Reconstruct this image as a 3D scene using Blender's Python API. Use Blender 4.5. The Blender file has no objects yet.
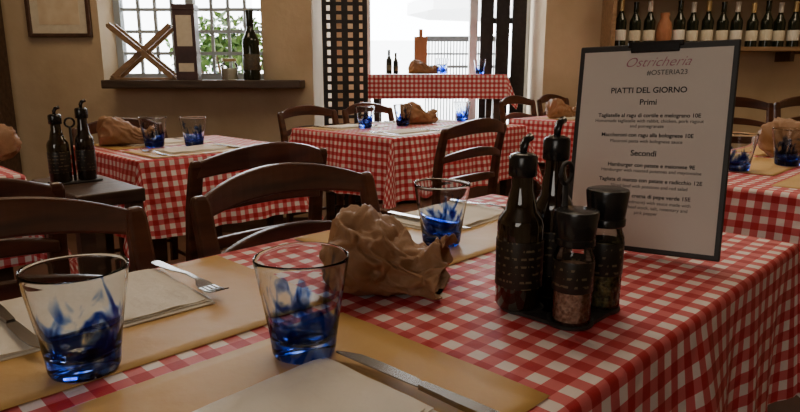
import bpy, math, random
from mathutils import Vector, Matrix, noise
random.seed(7)
S2=math.sqrt(.5)
def ab(a,b): return ((a-b)*S2,(a+b)*S2)
C=bpy.context.scene.collection
# ---------------------------------------------------------------- materials
def newmat(name):
    m=bpy.data.materials.new(name); m.use_nodes=True
    nt=m.node_tree; b=nt.nodes['Principled BSDF']; return m,nt,b
def N(nt,t,**k):
    n=nt.nodes.new(t)
    for a,v in k.items(): setattr(n,a,v)
    return n
def L(nt,a,b): nt.links.new(a,b)
def ramp(nt,src,stops):
    r=N(nt,'ShaderNodeValToRGB'); e=r.color_ramp.elements
    e[0].position=stops[0][0]; e[0].color=(*stops[0][1],1)
    e[1].position=stops[-1][0]; e[1].color=(*stops[-1][1],1)
    for p,c in stops[1:-1]:
        x=e.new(p); x.color=(*c,1)
    L(nt,src,r.inputs[0]); return r
def simple(name,c1,c2=None,scale=20,rough=.5,metal=0,bump=0,bscale=None,stretch=None,coord='Object',detail=4,**kw):
    m,nt,b=newmat(name)
    b.inputs['Roughness'].default_value=rough; b.inputs['Metallic'].default_value=metal
    tc=N(nt,'ShaderNodeTexCoord'); mp=N(nt,'ShaderNodeMapping'); L(nt,tc.outputs[coord],mp.inputs[0])
    if stretch: mp.inputs['Scale'].default_value=stretch
    if c2:
        n=N(nt,'ShaderNodeTexNoise'); n.inputs['Scale'].default_value=scale; n.inputs['Detail'].default_value=detail
        L(nt,mp.outputs[0],n.inputs['Vector'])
        r=ramp(nt,n.outputs[0],[(.3,c1),(.7,c2)]); L(nt,r.outputs[0],b.inputs['Base Color'])
    else: b.inputs['Base Color'].default_value=(*c1,1)
    if bump:
        n2=N(nt,'ShaderNodeTexNoise'); n2.inputs['Scale'].default_value=bscale or scale; n2.inputs['Detail'].default_value=5
        L(nt,mp.outputs[0],n2.inputs['Vector'])
        bp=N(nt,'ShaderNodeBump'); bp.inputs['Strength'].default_value=bump; bp.inputs['Distance'].default_value=.01
        L(nt,n2.outputs[0],bp.inputs['Height']); L(nt,bp.outputs[0],b.inputs['Normal'])
    for k,v in kw.items():
        b.inputs[k].default_value=v
    return m
M={}
M['wood']=simple('chair_wood',(.030,.010,.005),(.105,.036,.017),6,.28,stretch=(1,1,6))
M['wood2']=simple('old_wood',(.035,.018,.010),(.09,.05,.03),5,.45,stretch=(1,6,6),bump=.3)
M['sillwood']=simple('sill_wood',(.035,.022,.014),(.08,.05,.033),5,.5,stretch=(1,8,8),bump=.3)
M['shelfwood']=simple('shelf_wood',(.2,.12,.06),(.32,.2,.11),6,.5,stretch=(1,8,8))
M['seat']=simple('seat_wood',(.06,.026,.013),(.13,.06,.03),6,.4,stretch=(1,8,1))
M['plaster']=simple('stucco_plaster',(.43,.33,.21),(.60,.48,.33),2.2,.9,bump=.5,bscale=9)
M['ceil']=simple('ceiling_plaster',(.60,.53,.43),(.68,.60,.5),2,.9)
M['paper']=simple('kraft_yellow_paper',(.53,.31,.09),(.63,.39,.13),7,.5,bump=.2,bscale=22)
M['bag']=simple('brown_bag_paper',(.25,.125,.058),(.35,.19,.095),14,.6,bump=.25,bscale=70)
M['napkin']=simple('napkin_cloth',(.76,.70,.59),(.82,.77,.67),20,.85,bump=.2,bscale=60)
M['steel']=simple('steel',(.28,.27,.26),None,rough=.25,metal=1)
M['black']=simple('black_plastic',(.010,.010,.011),None,rough=.22)
M['iron']=simple('dark_iron',(.014,.013,.014),(.03,.028,.027),30,.5,metal=.3)
M['blackwood']=simple('black_board',(.015,.013,.013),(.03,.026,.023),20,.5)
M['sheet']=simple('menu_paper',(.68,.64,.58),(.73,.69,.63),3,.75)
M['ink']=simple('ink',(.035,.035,.04),None,rough=.8)
M['pinkink']=simple('pink_ink',(.42,.16,.22),None,rough=.8)
M['label']=simple('cream_label',(.62,.57,.45),(.7,.65,.52),40,.7)
M['darklabel']=simple('dark_label',(.03,.028,.022),(.10,.08,.045),120,.45)
M['goldfoil']=simple('gold_foil',(.62,.48,.24),None,rough=.35,metal=.7)
M['whitefoil']=simple('white_foil',(.7,.68,.62),None,rough=.4)
M['whitepaint']=simple('door_paint',(.55,.55,.52),(.68,.67,.64),9,.6)
M['winebottle']=simple('dark_bottle_glass',(.010,.014,.008),None,rough=.06)
M['oilbottle']=simple('oil_bottle_glass',(.016,.009,.003),None,rough=.04,**{'Coat Weight':.6})
M['vinegar']=simple('vinegar_bottle_glass',(.014,.006,.004),None,rough=.04,**{'Coat Weight':.6})
M['pinksalt']=simple('pink_salt',(.28,.12,.07),(.68,.40,.30),220,.5,bump=.8,bscale=220,detail=1)
M['herb']=simple('dried_herbs',(.04,.035,.010),(.28,.21,.08),160,.6,bump=.8,bscale=160,detail=1)
M['box']=simple('wine_box_card',(.03,.012,.012),(.07,.03,.025),9,.4)
M['art']=simple('picture_print',(.62,.5,.34),(.75,.66,.5),12,.7)
M['frame']=simple('frame_wood',(.05,.022,.012),(.1,.05,.03),20,.4)
M['terracotta']=simple('terracotta_tile',(.10,.05,.03),(.18,.09,.06),3,.5)
M['terra2']=simple('terracotta',(.34,.14,.07),(.44,.19,.1),8,.7)
M['facade']=simple('outside_plaster',(.82,.82,.82),(.88,.88,.88),.8,.9)
M['pave']=simple('outside_paving',(.6,.6,.58),(.7,.7,.68),3,.9)
M['leaf']=simple('leaf',(.03,.10,.02),(.12,.24,.05),6,.5)
M['stem']=simple('stem_bark',(.08,.05,.03),(.12,.08,.05),6,.8)
M['bluegrey']=simple('shutter_paint',(.30,.36,.42),(.36,.42,.48),4,.7)

def printed_label():
    m,nt,b=newmat('printed_bottle_label'); b.inputs['Roughness'].default_value=.35
    tc=N(nt,'ShaderNodeTexCoord'); sep=N(nt,'ShaderNodeSeparateXYZ'); L(nt,tc.outputs['Object'],sep.inputs[0])
    a=N(nt,'ShaderNodeMath',operation='MULTIPLY'); a.inputs[1].default_value=110; L(nt,sep.outputs[2],a.inputs[0])
    f=N(nt,'ShaderNodeMath',operation='FRACT'); L(nt,a.outputs[0],f.inputs[0])
    g=N(nt,'ShaderNodeMath',operation='GREATER_THAN'); g.inputs[1].default_value=.72; L(nt,f.outputs[0],g.inputs[0])
    mp=N(nt,'ShaderNodeMapping'); mp.inputs['Scale'].default_value=(1,1,.35); L(nt,tc.outputs['Object'],mp.inputs[0])
    n=N(nt,'ShaderNodeTexNoise'); n.inputs['Scale'].default_value=230; n.inputs['Detail'].default_value=1; L(nt,mp.outputs[0],n.inputs['Vector'])
    h=N(nt,'ShaderNodeMath',operation='GREATER_THAN'); h.inputs[1].default_value=.54; L(nt,n.outputs[0],h.inputs[0])
    k=N(nt,'ShaderNodeMath',operation='MULTIPLY'); L(nt,g.outputs[0],k.inputs[0]); L(nt,h.outputs[0],k.inputs[1])
    r=ramp(nt,k.outputs[0],[(0,(.016,.013,.010)),(1,(.15,.12,.07))]); L(nt,r.outputs[0],b.inputs['Base Color'])
    return m
M['print']=printed_label()
def gingham():
    m,nt,b=newmat('red_gingham'); b.inputs['Roughness'].default_value=.58
    uv=N(nt,'ShaderNodeUVMap'); sep=N(nt,'ShaderNodeSeparateXYZ'); L(nt,uv.outputs[0],sep.inputs[0])
    outs=[]
    for i in (0,1):
        d=N(nt,'ShaderNodeMath',operation='DIVIDE'); d.inputs[1].default_value=.034; L(nt,sep.outputs[i],d.inputs[0])
        f=N(nt,'ShaderNodeMath',operation='FRACT'); L(nt,d.outputs[0],f.inputs[0])
        g=N(nt,'ShaderNodeMath',operation='GREATER_THAN'); g.inputs[1].default_value=.5; L(nt,f.outputs[0],g.inputs[0])
        outs.append(g)
    s=N(nt,'ShaderNodeMath',operation='ADD'); L(nt,outs[0].outputs[0],s.inputs[0]); L(nt,outs[1].outputs[0],s.inputs[1])
    h=N(nt,'ShaderNodeMath',operation='MULTIPLY'); h.inputs[1].default_value=.5; L(nt,s.outputs[0],h.inputs[0])
    r=ramp(nt,h.outputs[0],[(0,(.82,.73,.70)),(.5,(.62,.12,.13)),(1,(.45,.010,.020))]); r.color_ramp.interpolation='CONSTANT'
    r.color_ramp.elements[1].position=.3; r.color_ramp.elements[2].position=.8
    L(nt,r.outputs[0],b.inputs['Base Color'])
    n=N(nt,'ShaderNodeTexNoise'); n.inputs['Scale'].default_value=6; n.inputs['Detail'].default_value=3; n.inputs['Distortion'].default_value=.8; L(nt,uv.outputs[0],n.inputs['Vector'])
    bp=N(nt,'ShaderNodeBump'); bp.inputs['Strength'].default_value=.9; bp.inputs['Distance'].default_value=.022
    L(nt,n.outputs[0],bp.inputs['Height'])
    wv=N(nt,'ShaderNodeTexNoise'); wv.inputs['Scale'].default_value=420; wv.inputs['Detail'].default_value=1; L(nt,uv.outputs[0],wv.inputs['Vector'])
    b2=N(nt,'ShaderNodeBump'); b2.inputs['Strength'].default_value=.25; b2.inputs['Distance'].default_value=.0008
    L(nt,wv.outputs[0],b2.inputs['Height']); L(nt,bp.outputs[0],b2.inputs['Normal']); L(nt,b2.outputs[0],b.inputs['Normal'])
    return m
M['gingham']=gingham()
def tumbler(name,seed,lo):
    m,nt,b=newmat(name)
    b.inputs['Transmission Weight'].default_value=1; b.inputs['IOR'].default_value=1.22; b.inputs['Roughness'].default_value=.03
    tc=N(nt,'ShaderNodeTexCoord'); sep=N(nt,'ShaderNodeSeparateXYZ'); L(nt,tc.outputs['Object'],sep.inputs[0])
    mp=N(nt,'ShaderNodeMapping'); mp.inputs['Location'].default_value=(seed,seed*2,0); mp.inputs['Scale'].default_value=(1,1,.55); L(nt,tc.outputs['Object'],mp.inputs[0])
    n=N(nt,'ShaderNodeTexNoise'); n.inputs['Scale'].default_value=34; n.inputs['Detail'].default_value=2; n.inputs['Distortion'].default_value=1.8
    L(nt,mp.outputs[0],n.inputs['Vector'])
    mu=N(nt,'ShaderNodeMath',operation='MULTIPLY'); mu.inputs[1].default_value=.19; L(nt,n.outputs[0],mu.inputs[0])
    su=N(nt,'ShaderNodeMath',operation='SUBTRACT'); L(nt,mu.outputs[0],su.inputs[0]); L(nt,sep.outputs[2],su.inputs[1])
    mr=N(nt,'ShaderNodeMapRange'); mr.inputs['From Min'].default_value=lo; mr.inputs['From Max'].default_value=lo+.036; L(nt,su.outputs[0],mr.inputs['Value'])
    r=ramp(nt,mr.outputs[0],[(0,(.91,.93,.95)),(.35,(.32,.48,.86)),(1,(.005,.025,.36))])
    L(nt,r.outputs[0],b.inputs['Base Color'])
    return m
TM=[tumbler('tumbler_glass_%d'%i,i*1.37,(.046,.041,.045)[i]) for i in range(3)]
def clearglass():
    m=bpy.data.materials.new('clear_jar_glass'); m.use_nodes=True; nt=m.node_tree; nt.nodes.clear()
    o=N(nt,'ShaderNodeOutputMaterial'); t=N(nt,'ShaderNodeBsdfTransparent'); t.inputs[0].default_value=(.9,.92,.9,1)
    g=N(nt,'ShaderNodeBsdfGlossy'); g.inputs['Roughness'].default_value=.04; f=N(nt,'ShaderNodeFresnel'); f.inputs[0].default_value=1.45
    mx=N(nt,'ShaderNodeMixShader'); L(nt,f.outputs[0],mx.inputs[0]); L(nt,t.outputs[0],mx.inputs[1]); L(nt,g.outputs[0],mx.inputs[2]); L(nt,mx.outputs[0],o.inputs[0])
    return m
M['clear']=clearglass()
# ---------------------------------------------------------------- mesh helpers
def finish(o,parent,loc=None,rz=None,rot=None):
    C.objects.link(o)
    if parent: o.parent=parent
    if loc: o.location=loc
    if rz is not None: o.rotation_euler=(0,0,rz)
    if rot: o.rotation_euler=rot
    return o
def empty(name,loc=(0,0,0),rz=0):
    o=bpy.data.objects.new(name,None); o.empty_display_size=.05
    return finish(o,None,loc,rz)
def meshd(name,v,f,mat,smooth=False):
    me=bpy.data.meshes.new(name); me.from_pydata([tuple(p) for p in v],[],f); me.update()
    if mat: me.materials.append(mat)
    if smooth:
        for p in me.polygons: p.use_smooth=True
    return me
def obj(name,v,f,mat,parent=None,smooth=False,loc=None,rz=None,bevel=0,rot=None,auto=False):
    me=meshd(name,v,f,mat,smooth); o=bpy.data.objects.new(name,me); finish(o,parent,loc,rz,rot)
    if bevel:
        b=o.modifiers.new('b','BEVEL'); b.width=bevel; b.segments=2; b.limit_method='ANGLE'
    return o
def boxg(lo,hi):
    x0,y0,z0=lo;x1,y1,z1=hi
    return [(x0,y0,z0),(x1,y0,z0),(x1,y1,z0),(x0,y1,z0),(x0,y0,z1),(x1,y0,z1),(x1,y1,z1),(x0,y1,z1)],\
        [(0,3,2,1),(4,5,6,7),(0,1,5,4),(1,2,6,5),(2,3,7,6),(3,0,4,7)]
def join(gs):
    V=[];F=[]
    for v,f in gs:
        k=len(V); V+=list(v); F+=[tuple(i+k for i in q) for q in f]
    return V,F
def boxes(name,lst,mat,parent=None,bevel=0,**k):
    v,f=join([boxg(a,b) for a,b in lst]); return obj(name,v,f,mat,parent,bevel=bevel,**k)
def latheg(prof,seg=40,cap=True):
    V=[];F=[]
    for r,z in prof:
        for i in range(seg):
            t=2*math.pi*i/seg; V.append((r*math.cos(t),r*math.sin(t),z))
    for j in range(len(prof)-1):
        for i in range(seg):
            a=j*seg+i;b=j*seg+(i+1)%seg; F.append((a,b,b+seg,a+seg))
    if cap:
        F.append(tuple(range(seg-1,-1,-1))); k=(len(prof)-1)*seg; F.append(tuple(range(k,k+seg)))
    return V,F
def lathe(name,prof,mat,parent=None,seg=40,loc=None,cap=True,smooth=True):
    v,f=latheg(prof,seg,cap); o=obj(name,v,f,mat,parent,smooth=smooth,loc=loc)
    if smooth:
        e=o.modifiers.new('e','EDGE_SPLIT'); e.split_angle=math.radians(38)
    return o
def sweepg(pts,dims,ax1,ax2):
    ax1=Vector(ax1);ax2=Vector(ax2);V=[];F=[]
    n=len(pts)
    for i,p in enumerate(pts):
        p=Vector(p); d=dims[i] if isinstance(dims,list) else dims
        for s,t in ((-1,-1),(1,-1),(1,1),(-1,1)): V.append(p+ax1*(s*d[0]/2)+ax2*(t*d[1]/2))
    for i in range(n-1):
        for k in range(4):
            a=i*4+k;b=i*4+(k+1)%4; F.append((a,b,b+4,a+4))
    F.append((3,2,1,0)); k=(n-1)*4; F.append((k,k+1,k+2,k+3))
    return V,F
def tubeg(pts,r,seg=8):
    V=[];F=[];n=len(pts);P=[Vector(p) for p in pts]
    for i,p in enumerate(P):
        d=(P[min(i+1,n-1)]-P[max(i-1,0)]).normalized()
        u=d.cross(Vector((0,0,1)));
        if u.length<.01: u=d.cross(Vector((0,1,0)))
        u.normalize(); w=d.cross(u)
        for k in range(seg):
            t=2*math.pi*k/seg; V.append(p+u*(r*math.cos(t))+w*(r*math.sin(t)))
    for i in range(n-1):
        for k in range(seg):
            a=i*seg+k;b=i*seg+(k+1)%seg; F.append((a,b,b+seg,a+seg))
    F.append(tuple(range(seg-1,-1,-1))); F.append(tuple(range((n-1)*seg,n*seg)))
    return V,F
# ---------------------------------------------------------------- furniture
def cloth(name,lx,ly,drop,seed,z,loc,rz):
    step=.02; hx,hy=lx/2,ly/2
    def axis(h):
        n=int(round(2*h/step)); core=[-h+2*h*i/n for i in range(n+1)]
        ext=[.004,.008,.012,.018,.026]+[.026+(drop-.026)*i/14 for i in range(1,15)]
        return [-h-e for e in reversed(ext)]+core+[h+e for e in ext]
    xs=axis(hx);ys=axis(hy);V=[];UV=[]
    rho=.011
    for t in ys:
        for s in xs:
            cx=max(-hx,min(hx,s));cy=max(-hy,min(hy,t)); ex=s-cx;ey=t-cy; r=math.hypot(ex,ey)
            if r<1e-6:
                zz=z+.0012*noise.noise((s*5+seed,t*5,0)); V.append((s,t,zz))
            else:
                dx,dy=ex/r,ey/r
                arc=rho*math.pi/2
                if r<arc: th=r/rho; out=rho*math.sin(th); dn=rho*(1-math.cos(th))
                else: out=rho; dn=rho+(r-arc)
                k=max(0,(dn-.015))/drop
                ang=math.atan2(abs(ey),abs(ex))
                corner=math.sin(2*ang)
                p=cx+1.3*cy
                wv=noise.noise((cx*3.2+seed,cy*3.2,seed+ang*1.4))*.06+.017*math.sin(24*p+seed+2.5*noise.noise((p*2,seed,0)))+.006*math.sin(61*p+seed*2)
                out+=k*(.026+max(-.024,wv))+k*.045*corner
                V.append((cx+dx*out,cy+dy*out,z-dn))
            UV.append((s,t))
    nx=len(xs);F=[]
    for j in range(len(ys)-1):
        for i in range(nx-1):
            a=j*nx+i; F.append((a,a+1,a+nx+1,a+nx))
    me=meshd(name,V,F,M['gingham'],True)
    ul=me.uv_layers.new(name='UVMap')
    for lp in me.loops: ul.data[lp.index].uv=(UV[lp.vertex_index][0]+seed*.013,UV[lp.vertex_index][1])
    o=bpy.data.objects.new(name,me); finish(o,None,loc,rz); return o
def table(a0,a1,b0,b1,seed,drop=.26,h=.75,rz=math.pi/4,centre=None,base=0):
    lx,ly=a1-a0,b1-b0
    if centre is None: cx,cy=ab((a0+a1)/2,(b0+b1)/2)
    else: cx,cy=centre
    e=empty('dining_table',(cx,cy,base),rz)
    hx,hy=lx/2-.004,ly/2-.004
    boxes('table_top',[((-hx,-hy,h-.03),(hx,hy,h-.004))],M['wood2'],e,.003)
    boxes('apron',[((-hx+.06,-hy+.06,h-.11),(hx-.06,-hy+.08,h-.03)),((-hx+.06,hy-.08,h-.11),(hx-.06,hy-.06,h-.03)),
                   ((-hx+.06,-hy+.08,h-.11),(-hx+.08,hy-.08,h-.03)),((hx-.08,-hy+.08,h-.11),(hx-.06,hy-.08,h-.03))],M['wood2'],e)
    for i,(sx,sy) in enumerate(((1,1),(1,-1),(-1,1),(-1,-1))):
        x=sx*(hx-.06);y=sy*(hy-.06)
        v,f=sweepg([(x,y,h-.03),(x,y,.0)],[(.055,.055),(.038,.038)],(1,0,0),(0,1,0)); obj('leg_%d'%(i+1),v,f,M['wood2'],e,bevel=.003)
    cloth('checkered_tablecloth',lx,ly,drop,seed,base+h,(cx,cy,0),rz)
def chair(cx,cy,rz,top=.85,base=0):
    e=empty('dining_chair',(cx,cy,base),rz)
    V=[];n=28
    def sq(t,hx,hy):
        c,s=math.cos(t),math.sin(t); p=.45
        return (hx*math.copysign(abs(c)**p,c),hy*math.copysign(abs(s)**p,s))
    F=[]
    rings=[(.93,.425),(1,.432),(1,.447),(.95,.455),(.6,.450),(.0001,.447)]
    for sc,z in rings:
        for i in range(n):
            x,y=sq(2*math.pi*i/n,.2,.2); fr=1-.06*(1-(y+.2)/.4); V.append((x*sc*fr,y*sc,z))
    for j in range(len(rings)-1):
        for i in range(n):
            a=j*n+i;b=j*n+(i+1)%n; F.append((a,b,b+n,a+n))
    F.append(tuple(range(n-1,-1,-1)))
    obj('seat',V,F,M['seat'],e,smooth=True)
    for i,s in enumerate((-1,1)):
        x=s*.188
        pts=[(x*.98,-.225,0),(x*.97,-.20,.2),(x*.97,-.19,.43),(x,-.2,.55),(x,-.218,.7),(x,-.245,top-.045),(x,-.247,top-.03)]
        v,f=sweepg(pts,[(.026,.028),(.03,.034),(.034,.036),(.034,.032),(.034,.028),(.032,.024),(.024,.018)],(1,0,0),(0,1,0))
        obj('back_post_%d'%(i+1),v,f,M['wood'],e,bevel=.006)
        v,f=sweepg([(x*.98,.17,0),(x*.95,.165,.43)],[(.026,.026),(.036,.036)],(1,0,0),(0,1,0))
        obj('front_leg_%d'%(i+1),v,f,M['wood'],e,bevel=.005)
        v,f=tubeg([(x*.975,-.20,.2),(x*.97,.168,.2)],.009); obj('side_stretcher_%d'%(i+1),v,f,M['wood'],e,smooth=True)
    v,f=tubeg([(-.18,.168,.25),(.18,.168,.25)],.009); obj('front_stretcher',v,f,M['wood'],e,smooth=True)
    v,f=tubeg([(-.18,-.2,.25),(.18,-.2,.25)],.009); obj('back_stretcher',v,f,M['wood'],e,smooth=True)
    for k,(zc,hh,yb,arch) in enumerate(((top-.048,.058,-.243,.030),(top-.150,.038,-.224,.026),(top-.245,.034,-.205,.012))):
        pts=[];dm=[]
        for i in range(17):
            u=-1+i/8; pts.append((u*.19,yb-.042*(1-u*u),zc+arch*(1-u*u)-.008)); dm.append((.019,hh*(1-.34*u*u)))
        v,f=sweepg(pts,dm,(0,1,0),(0,0,1)); obj('back_rail_%d'%(k+1),v,f,M['wood'],e,bevel=.005)
    return e
def chair_ab(a,bback,face,top=.85):
    b=bback+face*.245
    x,y=ab(a,b); chair(x,y,math.pi/4+(0 if face>0 else math.pi),top)
# ---------------------------------------------------------------- tableware
glassmesh={}
def glass(x,y,z,k=0,s=1):
    if k not in glassmesh:
        prof=[(.0001,0),(.026,0),(.0295,.002),(.031,.006),(.0325,.02),(.0362,.045),(.0405,.07),(.0445,.094),(.0452,.099),(.0448,.1004),(.0440,.1004),
              (.0433,.097),(.0390,.07),(.0347,.045),(.030,.025),(.026,.018),(.015,.0145),(.0001,.0135)]
        v,f=latheg(prof,48,False)
        v=[(p[0]*(1+.012*math.sin(3*math.atan2(p[1],p[0])+k)),p[1]*(1+.015*math.cos(2*math.atan2(p[1],p[0])+k)),p[2]+(.0008*math.sin(2*math.atan2(p[1],p[0])+k) if p[2]>.08 else 0)) for p in v]
        glassmesh[k]=meshd('blue_tumbler',v,f,TM[k],True)
    o=bpy.data.objects.new('drinking_glass',glassmesh[k]); finish(o,None,(x,y,z),k*1.3+x); o.scale=(s,s,s); return o
def mat(a0,a1,b0,b1,z=.7508,rz=0,name='paper_placemat'):
    lx,ly=(a1-a0),(b1-b0); n=16;V=[];F=[]
    for j in range(n+1):
        for i in range(n+1):
            s=i/n-.5;t=j/n-.5; V.append((s*lx,t*ly,.0012+.0008*noise.noise((s*5+a0,t*5+b0,1))))
    for j in range(n):
        for i in range(n):
            a=j*(n+1)+i; F.append((a,a+1,a+n+2,a+n+1))
    x,y=ab((a0+a1)/2,(b0+b1)/2)
    o=obj(name,V,F,M['paper'],None,smooth=True,loc=(x,y,z),rz=math.pi/4+rz)
    m=o.modifiers.new('s','SOLIDIFY'); m.thickness=.0005; m.offset=-1
def napkin(a0,a1,b0,b1,z=.7525,rz=0):
    lx,ly=(a1-a0),(b1-b0); x,y=ab((a0+a1)/2,(b0+b1)/2)
    gs=[]
    for k,(ins,off) in enumerate(((0,0),(.003,.0025),(.006,-.002))):
        n=18;V=[];F=[]
        for side in (0,1):
            for j in range(n+1):
                for i in range(n+1):
                    s=(i/n-.5);t=(j/n-.5)
                    zz=k*.0022+side*.0019+.0012*k*noise.noise((s*6+a0*9,t*6,k*.3))
                    e=max(abs(s),abs(t))
                    if side and e>.47: zz-=.0006
                    V.append((s*(lx-2*ins)+off,t*(ly-2*ins)+off*.6+.004*k*s,zz))
        q=(n+1)**2
        for j in range(n):
            for i in range(n):
                a=j*(n+1)+i; F.append((a,a+n+1,a+n+2,a+1)); F.append((a+q,a+1+q,a+n+2+q,a+n+1+q))
        for i in range(n):
            F.append((i,i+1,i+1+q,i+q)); a=n*(n+1)+i; F.append((a+1,a,a+q,a+1+q))
            a=i*(n+1); F.append((a+n+1,a,a+q,a+n+1+q)); a=i*(n+1)+n; F.append((a,a+n+1,a+n+1+q,a+q))
        gs.append((V,F))
    v,f=join(gs); return obj('folded_napkin',v,f,M['napkin'],None,smooth=False,loc=(x,y,z),rz=math.pi/4+rz)
def stripg(st,th=.0018):
    return sweepg([(x,y,z) for x,y,z,h in st],[(2*h,th) for x,y,z,h in st],(1,0,0),(0,0,1))
def forkmesh():
    g=[stripg([(0,0,.002,.004),(0,.004,.002,.0066),(0,.02,.002,.0070),(0,.06,.004,.0045),(0,.10,.008,.0028),(0,.125,.007,.0028),(0,.132,.006,.005),(0,.14,.004,.0090),(0,.15,.002,.0105)])]
    for i in range(4):
        x=(i-1.5)*.0058
        g.append(stripg([(x,.148,.002,.0018),(x,.165,.002,.0015),(x,.178,.004,.0013),(x*.96,.19,.008,.0007)]))
    v,f=join(g); return meshd('fork',v,f,M['steel'])
def knifemesh():
    g=[stripg([(0,0,.004,.004),(0,.006,.004,.0060),(0,.04,.004,.0060),(0,.085,.004,.0042)],.005),
       stripg([(0,.083,.004,.0042),(.001,.095,.004,.0060),(.001,.14,.004,.0068),(0,.165,.004,.006),(-.003,.18,.004,.0032),(-.005,.188,.004,.001)],.0014)]
    v,f=join(g); return meshd('table_knife',v,f,M['steel'])
FM,KM=forkmesh(),knifemesh()
def cutlery(kind,a,b,ang,z=.7595):
    x,y=ab(a,b); me=FM if kind=='fork' else KM
    o=bpy.data.objects.new('dinner_fork' if kind=='fork' else 'table_knife',me); finish(o,None,(x,y,z),math.pi/4+ang); return o
def bag(x,y,z,rz,Lg,W,H,seed,name='paper_bread_bag',n=80,seg=120):
    V=[];F=[]
    st=[(0,.20,.50),(.03,.55,.74),(.08,.82,.92),(.18,.98,1),(.34,1.0,.95),(.50,.93,.80),(.64,.80,.62),(.76,.66,.46),(.84,.62,.42),(.92,.78,.56),(1,.86,.62)]
    def ev(t):
        t=max(0,min(1,t))
        for i in range(len(st)-1):
            if st[i][0]<=t<=st[i+1][0]+1e-9:
                u=(t-st[i][0])/(st[i+1][0]-st[i][0])
                return [st[i][k]*(1-u)+st[i+1][k]*u for k in (1,2)]
        return st[-1][1:3]
    def tri(x):
        return 2*abs(2*(x/(2*math.pi)-math.floor(x/(2*math.pi)+.5)))-1
    amp=min(W/2,H)
    def P(t,th,sc=1,inner=False):
        w,h=ev(t); w*=W/2*sc; h*=H
        c,s=math.cos(th),math.sin(th)
        py=w*math.copysign(abs(c)**.72,c); pz=h/2+h/2*sc*math.copysign(abs(s)**.78,s)
        q=Vector((t*2.6+seed,c*1.1,s*1.1))
        wx=noise.noise(q*1.3)*2.2
        big=noise.noise(q)*.30
        r1=-abs(noise.noise(q*1.7+Vector((5,1,2))))*.55+.12
        r2=abs(noise.noise(q*2.9+Vector((1,7,3))))*.34-.08
        r3=-abs(noise.noise(q*6.1+Vector((9,2,6))))*.13+.03
        pl=max(0,(t-.45)/.55); pl=pl*pl*(3-2*pl)
        pleat=tri(7*th+wx*1.6+t*2)*.10*pl
        d=(big+r1+r2+r3+pleat)*amp*.62
        if s<-.3: d*=.35
        X=(t-.5)*Lg + amp*.16*noise.noise(q*1.9+Vector((3,3,3))) + (max(0,t-.9)/.1)*Lg*.05*(noise.noise((c*1.6+seed,s*1.6,2)))
        return (X,py+c*d,max(pz+s*d,.0012))
    for j in range(n+1):
        for i in range(seg): V.append(P(j/n,2*math.pi*i/seg))
    for j in range(n):
        for i in range(seg):
            a=j*seg+i;b=j*seg+(i+1)%seg; F.append((a,b,b+seg,a+seg))
    k=len(V); steps=[(1.0,.96),(.97,.93),(.93,.91),(.88,.88),(.8,.85),(.68,.82),(.5,.8)]
    for t,sc in steps:
        for i in range(seg): V.append(P(t,2*math.pi*i/seg,sc))
    for i in range(seg): F.append((n*seg+i,n*seg+(i+1)%seg,k+(i+1)%seg,k+i))
    for jj in range(len(steps)-1):
        for i in range(seg): F.append((k+jj*seg+i,k+jj*seg+(i+1)%seg,k+(jj+1)*seg+(i+1)%seg,k+(jj+1)*seg+i))
    F.append(tuple(range(seg-1,-1,-1))); kk=k+(len(steps)-1)*seg; F.append(tuple(range(kk,kk+seg)))
    return obj(name,V,F,M['bag'],None,smooth=True,loc=(x,y,z),rz=rz)
def bottle_prof(r,H,neck=.014,body=.6,sh=.75):
    return [(.0001,0),(r*.9,0),(r,.004),(r,H*body),(r*.93,H*(body+.04)),(r*.7,H*(body+.09)),(neck*1.15,H*sh),(neck,H*(sh+.04)),(neck*.95,H*.96),(neck*1.15,H*.965),(neck*1.15,H),(.0001,H)]
def empty_child(name,par,loc):
    o=bpy.data.objects.new(name,None); o.empty_display_size=.02; finish(o,par,loc); return o
def oil_bottle(par,loc,gl,H=.205,r=.0255):
    g=empty_child('oil_bottle',par,loc)
    lathe('bottle_body',bottle_prof(r,H*.84,.0125,.60,.80),M[gl],g,40)
    lathe('bottle_label',[(r+.0006,.026),(r+.0008,.027),(r+.0008,.080),(r+.0006,.081)],M['print'],g,40,cap=False)
    lathe('bottle_collar',[(.0150,H*.78),(.0160,H*.79),(.0160,H*.89),(.014,H*.905),(.008,H*.915),(.0001,H*.915)],M['black'],g,24)
    v,f=tubeg([(0,0,H*.89),(0,0,H*.95),(.004,0,H*.985),(.013,0,H*1.0)],.0046,10); obj('pour_spout',v,f,M['black'],g,smooth=True)
    return g
def grinder(par,loc,content,H):
    g=empty_child('spice_grinder',par,loc); r=.0205
    lathe('grinder_jar',[(.0001,0),(r,0),(r+.001,.003),(r+.001,H*.60),(r-.002,H*.66),(r-.0025,H*.72)],M['clear'],g,32,cap=False)
    lathe('grinder_contents',[(.0001,.003),(r-.0012,.003),(r-.0012,H*.50),(.0001,H*.52)],M[content],g,28)
    lathe('grinder_label',[(r+.0014,H*.29),(r+.0016,H*.295),(r+.0016,H*.56),(r+.0014,H*.565)],M['print'],g,32,cap=False)
    lathe('grinder_cap',[(.0001,H*.69),(r,H*.69),(r+.0012,H*.70),(r+.0012,H*.75),(r+.0002,H*.76),(r+.0035,H*.97),(r+.0025,H*.99),(r-.002,H),(.0001,H)],M['black'],g,32)
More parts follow.
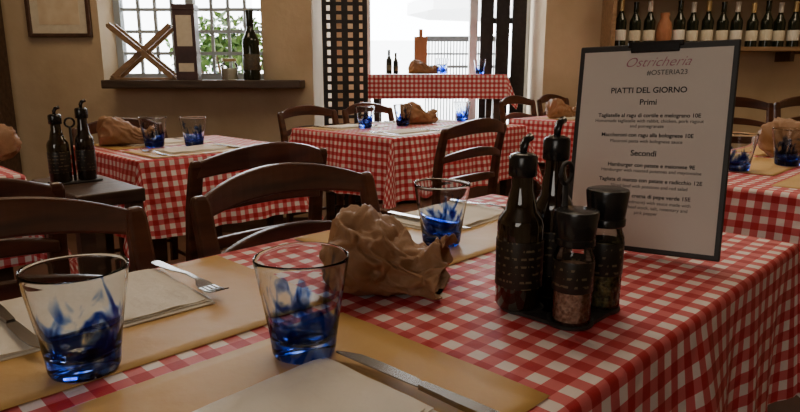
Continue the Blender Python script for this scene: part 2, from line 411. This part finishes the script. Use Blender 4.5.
def cruet(x,y,z,rz,full=True):
    e=empty('condiment_caddy',(x,y,z),rz)
    o=.037
    if full:
        v,f=join([latheg([(.0001,.0005),(.0255,.0005),(.0265,.002),(.0265,.004),(.0245,.005),(.0001,.005)],32)])
        gs=[]
        for sx in (-1,1):
            for sy in (-1,1): gs.append(([(p[0]+sx*(.031),p[1]+sy*(.031),p[2]) for p in v],f))
        gs.append(boxg((-.03,-.054,.0005),(.03,.054,.0045))); gs.append(boxg((-.054,-.03,.0005),(.054,.03,.0045)))
        v,f=join(gs); obj('caddy_base',v,f,M['blackwood'],e)
    else:
        boxes('caddy_base',[((-.062,.008,.0005),(.062,.064,.006))],M['blackwood'],e,.0025)
    g=[]; hy=0 if full else .036
    g.append(tubeg([(0,hy,.004),(0,hy,.150)],.0035,8))
    g.append(tubeg([(0.012*math.cos(t),hy,.161+.012*math.sin(t)) for t in [i*math.pi/8 for i in range(17)]],.0028,6))
    v,f=join(g); obj('caddy_handle',v,f,M['iron'],e,smooth=True)
    zb=.0052 if full else .006
    oil_bottle(e,(-o+.002,o-.002,zb),'oilbottle',.196,.0265)
    oil_bottle(e,(o-.006,o-.004,zb),'vinegar',.212,.0240)
    if full:
        grinder(e,(-o+.003,-o+.003,zb),'pinksalt',.125)
        grinder(e,(o-.003,-o+.003,zb),'herb',.139)
    return e
def wine_bottle(x,y,z,s=1,lab='label',foil='whitefoil'):
    e=empty('wine_bottle',(x,y,z),random.random()*.5-.25); e.scale=(s,s,s)
    H=.31;r=.039
    lathe('bottle_glass',bottle_prof(r,H,.0145,.56,.74),M['winebottle'],e,24)
    lathe('bottle_label',[(r+.0006,.045),(r+.0009,.046),(r+.0009,.115),(r+.0006,.116)],M[lab],e,24,cap=False)
    lathe('foil_capsule',[(.0165,H*.78),(.0172,H*.79),(.0165,H*.95),(.018,H*.955),(.018,H+.001),(.0001,H+.002)],M[foil],e,20,cap=False)
    return e
# ================================================================ ROOM
def room():
    boxes('floor',[((-3.3,-2.8,-.1),(3.7,5.95,0))],M['terracotta'])
    boxes('floor_platform',[((-.54,4.55,0.001),(1.12,5.9,.27))],M['terracotta'])
    boxes('ceiling',[((-3.3,-2.8,2.8),(3.7,5.95,2.95))],M['ceil'])
    boxes('wall_left',[((-3.3,-2.8,0),(-3.0,4.35,2.8))],M['plaster'])
    boxes('wall_right',[((3.4,-2.8,0),(3.7,5.9,2.8))],M['plaster'])
    boxes('wall_front',[((-3.0,-2.8,0),(3.4,-2.5,2.8))],M['plaster'])
    boxes('wall_back_window',[((-3.0,4,0),(-1.87,4.35,2.8)),((-.86,4,0),(-.55,4.35,2.8)),((-1.87,4,0),(-.86,4.35,.95)),((-1.87,4,2.3),(-.86,4.35,2.8))],M['plaster'])
    boxes('wall_side_return',[((-.70,4.351,0),(-.55,5.9,2.8))],M['plaster'])
    boxes('wall_back_door',[((-.55,5.6,0),(-.30,5.9,2.8)),((-.30,5.6,2.5),(1.13,5.9,2.8))],M['plaster'])
    boxes('wall_back_shelf',[((1.13,5.0,0),(3.4,5.3,2.8)),((1.13,5.3,0),(1.35,5.9,2.8))],M['plaster'])
    boxes('trim_window_sill',[((-1.80,3.80,.94),(-.60,4.0,.99)),((-1.87,4.0,.95),(-.86,4.34,.99))],M['sillwood'],bevel=.006)
    boxes('baseboard_right',[((1.14,4.98,0),(3.4,5.0,.1))],M['wood2'])
    boxes('baseboard_back',[((-3.0,3.98,0),(-.56,4.0,.1))],M['wood2'])
    w=[((-1.87,4.22,.99),(-1.83,4.28,2.3)),((-.91,4.22,.99),(-.86,4.28,2.3)),((-1.83,4.22,.99),(-.91,4.28,1.03)),((-1.83,4.22,2.25),(-.91,4.28,2.3)),
       ((-1.40,4.22,1.03),(-1.35,4.28,2.25))]
    for i in range(1,4):
        for x0 in (-1.83,-1.35):
            x=x0+i*.44/4+ .0; w.append(((x-.009,4.24,1.03),(x+.009,4.26,2.25)))
    for z in (1.16,1.30,1.44,1.58,1.75,1.95,2.1):
        w.append(((-1.83,4.238,z-.010),(-.91,4.262,z+.010)))
    boxes('window_1',w,M['bluegrey'])
    boxes('door_frame',[((-.30,5.62,.27),(-.26,5.7,2.5)),((.61,5.62,.27),(.68,5.7,2.5)),((1.09,5.62,.27),(1.13,5.7,2.5)),((-.26,5.62,2.44),(1.13,5.7,2.5))],M['whitepaint'])
    def gate(name,x0,x1,y,z0,z1,nc,rz=0,sp=.055):
        g=[];W=x1-x0
        g+= [boxg((0,-.012,z0),(.03,.012,z1)),boxg((W-.03,-.012,z0),(W,.012,z1)),boxg((0,-.012,z0),(W,.012,z0+.04)),boxg((0,-.012,z1-.04),(W,.012,z1))]
        for i in range(1,nc):
            x=W*i/nc; g.append(boxg((x-.02,-.01,z0),(x+.02,.01,z1)))
        z=z0+.07
        while z<z1-.05:
            g.append(boxg((0,-.006,z-.011),(W,.006,z+.011))); z+=sp
        v,f=join(g); obj(name,v,f,M['iron'],None,loc=(x0,y,0),rz=rz)
    gate('iron_gate',-.50,-.21,4.12,.02,2.6,4,.12)
    g=[];x=.69
    for wd in (.11,.115,.12):
        g.append(boxg((x,5.50,.28),(x+wd,5.53,2.44))); x+=wd+.022
    for z in (.45,.95,1.45,1.95,2.35): g.append(boxg((.69,5.53,z),(1.08,5.55,z+.05)))
    v,f=join(g); obj('iron_gate',v,f,M['iron'])
room()
# exterior
boxes('paving_outside',[((-8,5.96,-.05),(3.3,14,.2))],M['pave'])
boxes('courtyard_paving',[((-8,4.4,-.05),(-.8,5.95,.2))],M['pave'])
boxes('building_facade',[((-7,11,.2),(-2.6,11.4,6)),((-2.6,11,.2),(3.0,11.4,1.6)),((3.0,11,.2),(7,11.4,6))],M['facade'])
e=empty('garden_parasol',(1.15,8.6,.2))
lathe('parasol_base',[(.0001,0),(.25,0),(.25,.06),(.03,.09),(.0001,.09)],M['iron'],e,24)
lathe('parasol_pole',[(.022,.05),(.022,2.3)],M['bluegrey'],e,16)
V=[];F=[];n=8
V.append((0,0,2.25))
for i in range(n): t=2*math.pi*i/n; V.append((1.05*math.cos(t),1.05*math.sin(t),1.75))
for i in range(n): t=2*math.pi*i/n; V.append((1.06*math.cos(t),1.06*math.sin(t),1.60))
for i in range(n): F.append((0,1+i,1+(i+1)%n)); F.append((1+i,9+i,9+(i+1)%n,1+(i+1)%n))
obj('parasol_canopy',V,F,M['facade'],e)
g=[boxg((.30,7.4,1.40),(1.2,7.44,1.46)),boxg((.30,7.4,.3),(1.2,7.44,.34)),boxg((.30,7.4,1.25),(1.2,7.44,1.27)),boxg((.30,7.4,1.1),(1.2,7.44,1.13))]
for i in range(26): g.append(boxg((.30+i*.036-.006,7.41,.2),(.30+i*.036+.006,7.43,1.44)))
v,f=join(g); obj('garden_railing',v,f,M['iron'])
def shrub():
    e=empty('potted_shrub',(-1.35,5.05,.2))
    lathe('planter',[(.0001,0),(.16,0),(.19,.26),(.205,.3),(.19,.3),(.17,.27),(.0001,.27)],M['terra2'],e,28)
    V=[];F=[]
    for i in range(1000):
        d=Vector((random.gauss(0,1),random.gauss(0,.8),random.gauss(0,1))).normalized()*random.uniform(.15,1)
        p=Vector((d.x*.50,d.y*.28,1.02+d.z*.30))
        u=Vector((random.gauss(0,1),random.gauss(0,1),random.gauss(0,1))).normalized(); w=u.orthogonal().normalized()
        l=random.uniform(.03,.05); k=len(V)
        V+=[p-u*l,p+w*l*.45,p+u*l,p-w*l*.45]; F.append((k,k+1,k+2,k+3))
    obj('foliage',V,F,M['leaf'],e)
    g=[]
    for i in range(7):
        t=i*.9; g.append(tubeg([(.03*math.cos(t),.03*math.sin(t),.26),(.12*math.cos(t),.08*math.sin(t),.6),(.3*math.cos(t),.15*math.sin(t),1.0)],.01,6))
    v,f=join(g); obj('branches',v,f,M['stem'],e)
shrub()
def picture(name,x0,x1,y,z0,z1):
    e=empty(name,((x0+x1)/2,y,(z0+z1)/2)); w=(x1-x0)/2;h=(z1-z0)/2;t=.022
    boxes('frame',[((-w,-.03,-h),(-w+t,0,h)),((w-t,-.03,-h),(w,0,h)),((-w+t,-.03,-h),(w-t,0,-h+t)),((-w+t,-.03,h-t),(w-t,0,h))],M['frame'],e,.003)
    boxes('mount_board',[((-w+t,-.012,-h+t),(w-t,-.002,h-t))],M['label'],e)
    boxes('print',[((-w+.07,-.0135,-h+.075),(w-.07,-.0122,h-.075))],M['art'],e)
picture('framed_picture',-2.30,-1.91,3.998,1.25,1.80)
picture('framed_picture',3.13,3.39,4.998,1.33,1.75)
e=empty('wooden_cabinet',(-2.66,3.78,0))
boxes('carcass',[((-.22,-.19,.08),(.22,.19,1.95))],M['wood2'],e,.006)
boxes('door_panels',[((-.20,-.20,.12),(-.005,-.19,.95)),((.005,-.20,.12),(.20,-.19,.95)),((-.20,-.20,1.0),(-.005,-.19,1.9)),((.005,-.20,1.0),(.20,-.19,1.9))],M['wood'],e,.004)
boxes('feet',[((-.21,-.18,0),(-.15,-.12,.08)),((.15,-.18,0),(.21,-.12,.08)),((-.21,.12,0),(-.15,.18,.08)),((.15,.12,0),(.21,.18,.08))],M['wood'],e)
boxes('cornice',[((-.24,-.215,1.95),(.24,.19,2.0))],M['wood'],e,.006)
def xstand():
    e=empty('folding_bottle_rack',(-1.575,3.93,.99),.05)
    g=[]
    for y in (-.05,.05):
        for s in (-1,1):
            g.append(sweepg([(-s*.18,y+s*.010,.016),(s*.18,y+s*.010,.325)],(.018,.032),(0,1,0),(-.65*s,0,.76)))
    for x,z in ((-.18,.02),(.18,.02),(-.18,.322),(.18,.322),(0,.172)): g.append(tubeg([(x,-.075,z),(x,.075,z)],.008,8))
    v,f=join(g); obj('crossed_slats',v,f,M['shelfwood'],e)
    boxes('rack_foot',[((-.20,-.06,.0),(.20,-.04,.014)),((-.20,.04,.0),(.20,.06,.014))],M['shelfwood'],e,.003)
xstand()
def winebox():
    e=empty('wine_gift_box',(-1.300,3.91,.99),.06)
    boxes('box_body',[((-.064,-.05,0),(.064,.05,.44))],M['box'],e,.003)
    boxes('box_label',[((-.045,-.0515,.20),(.045,-.0502,.38)),((-.045,-.0515,.05),(.045,-.0502,.10))],M['label'],e)
    boxes('box_lid',[((-.067,-.053,.41),(.067,.053,.445))],M['box'],e,.003)
winebox()
wine_bottle(-.91,3.90,.99,1.32,'darklabel','winebottle')
def jar(x,y,z):
    e=empty('glass_jar',(x,y,z))
    lathe('jar_body',[(.0001,0),(.045,0),(.05,.005),(.05,.09),(.04,.105),(.04,.115)],M['clear'],e,28,cap=False)
    lathe('jar_lid',[(.0001,.112),(.043,.112),(.044,.114),(.044,.128),(.0001,.13)],M['goldfoil'],e,28)
    lathe('jar_contents',[(.0001,.003),(.046,.004),(.046,.07),(.0001,.072)],M['label'],e,28)
jar(-1.05,3.91,.99)
e=empty('wine_shelf',(2.33,4.86,0))
W=.74
boxes('shelf_boards',[((-W,-.12,1.195),(W,.139,1.225)),((-W,-.12,1.60),(W,.139,1.63))],M['shelfwood'],e,.003)
boxes('shelf_sides',[((-W-.03,-.12,1.18),(-W,.139,2.1)),((W,-.12,1.18),(W+.03,.139,2.1))],M['shelfwood'],e,.003)
boxes('shelf_brackets',[((-W+.1,-.06,1.12),(-W+.13,.139,1.195)),((W-.13,-.06,1.12),(W-.1,.139,1.195))],M['wood2'],e)
for i in range(13):
    if i in (3,): continue
    wine_bottle(1.66+i*.109,4.84+random.uniform(-.015,.015),1.225,1.06+random.uniform(-.03,.03),'label' if i%4 else 'whitefoil','goldfoil' if i%3==0 else ('winebottle' if i%3==1 else 'whitefoil'))
lathe('terracotta_jug',[(.0001,0),(.035,0),(.05,.03),(.058,.1),(.05,.17),(.03,.21),(.034,.25),(.03,.25),(.026,.21)],M['terra2'],None,28,(1.66+3*.109,4.84,1.225),cap=False)
# ================================================================ TABLES
table(-.50,1.15,.24,.845,1.0)
table(1.90,2.92,1.95,2.68,2.3,.29)
table(.81,1.42,2.0,2.62,3.1)
table(-.22,.46,1.95,2.6,4.2)
table(3.3,4.2,1.5,2.3,5.5)
table(1.65,2.8,.12,.74,6.2,.28)
table(0,1.06,0,.55,7.7,.19,h=.755,rz=0,centre=(.285,5.12),base=.27)
chair_ab(.675,.965,-1,.850)
chair_ab(.185,.955,-1,.850)
chair_ab(.88,1.38,1)
chair_ab(.17,1.29,1)
chair_ab(1.99,1.56,1)
chair_ab(2.15,2.89,-1)
chair_ab(2.60,2.88,-1)
chair_ab(1.08,2.84,-1,.83)
chair_ab(3.62,2.48,-1,.88)
chair_ab(4.08,2.48,-1,.88)
chair(1.83,3.25,math.pi*.96,.90)
chair(2.36,3.35,math.pi*1.03,.90)
cx,cy=ab(.565,1.80)
e=empty('wooden_side_table',(cx,cy,0),math.pi/4)
boxes('side_top',[((-.085,-.22,.70),(.085,.14,.735))],M['wood2'],e,.004)
boxes('side_legs',[((-.08,-.21,0),(-.045,-.175,.70)),((.045,-.21,0),(.08,-.175,.70)),((-.08,.09,0),(-.045,.125,.70)),((.045,.09,0),(.08,.125,.70))],M['wood2'],e)
cruet(cx+.02,cy-.04,.7355,math.pi/4,False)
# ---- foreground settings
mat(.02,.445,.556,.838); mat(.0,.432,.250,.522,rz=.01); mat(.585,1.0,.556,.838)
napkin(.115,.342,.655,.832,rz=-.02); napkin(.12,.342,.295,.440,rz=.03); napkin(.775,1.005,.675,.835,rz=.05)
cutlery('fork',.350,.842,math.pi); cutlery('knife',.143,.815,math.pi+.03)
cutlery('knife',.362,.248,.04,.7555)
cutlery('fork',.985,.83,math.pi); cutlery('knife',.80,.83,math.pi+.05)
glass(-.292,.532,.752,0); glass(-.094,.568,.752,1); glass(.067,.973,.752,2)
bag(-.018,.770,.7505,-.18,.152,.145,.100,3.3)
cruet(.188,.692,.7505,math.pi/4)
def menu():
    p0=Vector((.268,.975,0)); p1=Vector((.455,.851,0)); mid=(p0+p1)/2; d=(p1-p0); ang=math.atan2(d.y,d.x)
    e=empty('menu_clipboard',(mid.x,mid.y,.7515),ang)
    tilt=math.radians(-11)
    s=bpy.data.objects.new('board_pivot',None); s.empty_display_size=.02; finish(s,e,(0,0,0.0035),rot=(tilt,math.radians(-1.7),0))
    boxes('board',[((-.114,0,.0),(.114,.005,.318))],M['blackwood'],s,.0022)
    boxes('menu_sheet',[((-.106,-.0012,.008),(.106,-.0002,.308))],M['sheet'],s)
    g=[boxg((-.035,-.004,.304),(.035,-.001,.318)),boxg((-.04,-.003,.313),(.04,.006,.321))]
    v,f=join(g); obj('metal_clip',v,f,M['black'],s,bevel=.0015)
    def txt(t,x,z,size,m='ink',al='CENTER',shear=0,ox=0):
        c=bpy.data.curves.new('menu_text','FONT'); c.body=t; c.size=size; c.align_x=al; c.shear=shear; c.offset=ox; c.extrude=.00005
        c.materials.append(M[m]); o=bpy.data.objects.new('menu_text',c); finish(o,s,(x,-.0016,z),rot=(math.pi/2,0,0))
    txt('Ostricheria',0.004,.283,.0205,'pinkink',shear=.45,ox=-.0002); txt('#OSTERIA23',.020,.270,.0105,'ink')
    txt('PIATTI DEL GIORNO',-.005,.243,.0120,ox=.0002)
    txt('Primi',-.003,.225,.0120,ox=.0002)
    body=[('Tagliatelle al ragu di cortile e melograno 10E',.206,1),('Homemade tagliatelle with rabbit, chicken, pork ragout',.198,0),
          ('and pomegranate',.190,0),
          ('Maccheroni con ragu alla bolognese 10E',.176,1),('Macaroni pasta with bolognese sauce',.167,0)]
    for t,z,b in body: txt(t,-.002,z,.0082 if b else .0070,ox=.00014 if b else 0)
    txt('Secondi',-.003,.147,.0120,ox=.0002)
    body=[('Hamburger con patate e maionese 9E',.130,1),('Hamburger with roasted potatoes and mayonnaise',.122,0),
          ('Tagliata di manzo con patate e radicchio 12E',.107,1),('Sliced beef with potatoes and red salad',.098,0),
          ('Filetto con crema di pepe verde 15E',.083,1),('Beef fillet (Piedmont) with sauce made with',.074,0),('butter and beef stock, salt, rosemary and',.066,0),('pink pepper',.058,0)]
    for t,z,b in body: txt(t,0.008,z,.0082 if b else .0070,ox=.00014 if b else 0)
    v,f=sweepg([(0,.007,.20),(0,.085,.026)],(.04,.003),(1,0,0),(0,.9,.4)); obj('easel_strut',v,f,M['blackwood'],s)
menu()
def setting(a,b,side,k=0):
    mat(a-.2,a+.2,b-.135,b+.135)
    napkin(a-.11,a+.11,b-.08,b+.08,rz=random.uniform(-.1,.1))
    if side>0:
        cutlery('knife',a-.14,b+.10,math.pi,.7525); cutlery('fork',a+.14,b+.10,math.pi,.7525)
    else:
        cutlery('knife',a+.14,b-.10,0,.7525); cutlery('fork',a-.14,b-.10,0,.7525)
for a in (2.13,2.64):
    setting(a,2.10,-1); setting(a,2.53,1)
for (u,X,Y) in ((0,-.18,3.22),(1,.015,3.36),(2,.37,3.72)):
    glass(X,Y,.753,u,1.12)
bag(.10,3.52,.7525,.5,.2,.14,.12,9.1,n=40,seg=60)
setting(1.06,2.14,-1); setting(1.06,2.47,1)
glass(-.79,2.38,.753,1,1.1); glass(-.935,2.36,.753,2,1.12)
bag(-1.07,2.43,.7525,.3,.2,.14,.11,5.7,n=40,seg=60)
setting(.2,2.15,-1)
bag(-1.325,2.02,.7525,2.2,.2,.14,.11,8.7,n=40,seg=60)
mat(1.72,2.12,.15,.42); mat(1.9,2.3,.46,.72); mat(2.35,2.72,.46,.72); napkin(1.82,2.04,.2,.36)
glass(.965,1.76,.753,0,1.05); glass(1.17,1.86,.753,1,1.1)
bag(1.32,2.10,.7525,.9,.24,.17,.13,2.2,n=40,seg=60)
mat(3.4,3.8,1.9,2.2); napkin(3.45,3.7,1.95,2.15); bag(1.03,3.98,.7525,.5,.2,.14,.12,12.2,n=40,seg=60)
tz=1.0265
def axmat(x,y,lx,ly):
    V=[(-lx/2,-ly/2,0),(lx/2,-ly/2,0),(lx/2,ly/2,0),(-lx/2,ly/2,0)]
    o=obj('paper_placemat',V,[(0,1,2,3)],M['paper'],None,loc=(x,y,tz)); m=o.modifiers.new('s','SOLIDIFY'); m.thickness=.0006
axmat(.05,5.05,.4,.28); axmat(.57,5.05,.4,.28)
glass(.33,5.0,tz+.001,0,1.2); glass(.64,5.1,tz+.001,1,1.1)
bag(.18,5.06,tz+.001,.2,.22,.14,.11,6.1,n=40,seg=60)
wine_bottle(-.09,5.2,tz+.001,.62,'darklabel','winebottle'); wine_bottle(-.035,5.24,tz+.001,.55,'darklabel','winebottle')
e=empty('wooden_menu_board',(.17,5.25,tz+.001),.2)
boxes('board_panel',[((-.055,-.008,0),(.055,.008,.30))],M['terra2'],e,.004)
boxes('board_handle',[((-.016,-.007,.30),(.016,.007,.36))],M['terra2'],e,.004)
boxes('board_base',[((-.07,-.03,0),(.07,.03,.015))],M['frame'],e,.004)
# ================================================================ LIGHT
w=bpy.data.worlds.new('World'); bpy.context.scene.world=w; w.use_nodes=True
bg=w.node_tree.nodes['Background']; bg.inputs[0].default_value=(.90,.95,1,1); bg.inputs[1].default_value=17
def area(name,loc,rot,sx,sy,p,col):
    l=bpy.data.lights.new(name,'AREA'); l.shape='RECTANGLE'; l.size=sx; l.size_y=sy; l.energy=p; l.color=col
    o=bpy.data.objects.new(name,l); C.objects.link(o); o.location=loc; o.rotation_euler=rot; return o
area('ceiling_lamp',(0.3,2.0,2.75),(0,0,0),1.1,1.1,19,(1,.80,.56))
area('ceiling_lamp',(-1.5,3.0,2.75),(0,0,0),.8,.8,12,(1,.74,.46))
area('ceiling_lamp',(2.3,3.6,2.75),(0,0,0),.9,.9,18,(1,.79,.53))
area('front_fill_light',(-1.2,-2.3,1.9),(math.radians(75),0,math.radians(-20)),1.6,1.3,22,(1,.93,.84))  # added soft fill from behind the camera; the front wall has no window
# ================================================================ CAMERA
cd=bpy.data.cameras.new('camera'); cd.sensor_width=36; cd.lens=620/800*36; cd.clip_start=.02
co=bpy.data.objects.new('camera',cd); C.objects.link(co); co.location=(0,0,1.02); co.rotation_euler=(math.radians(90-11.93),0,0)
bpy.context.scene.camera=co
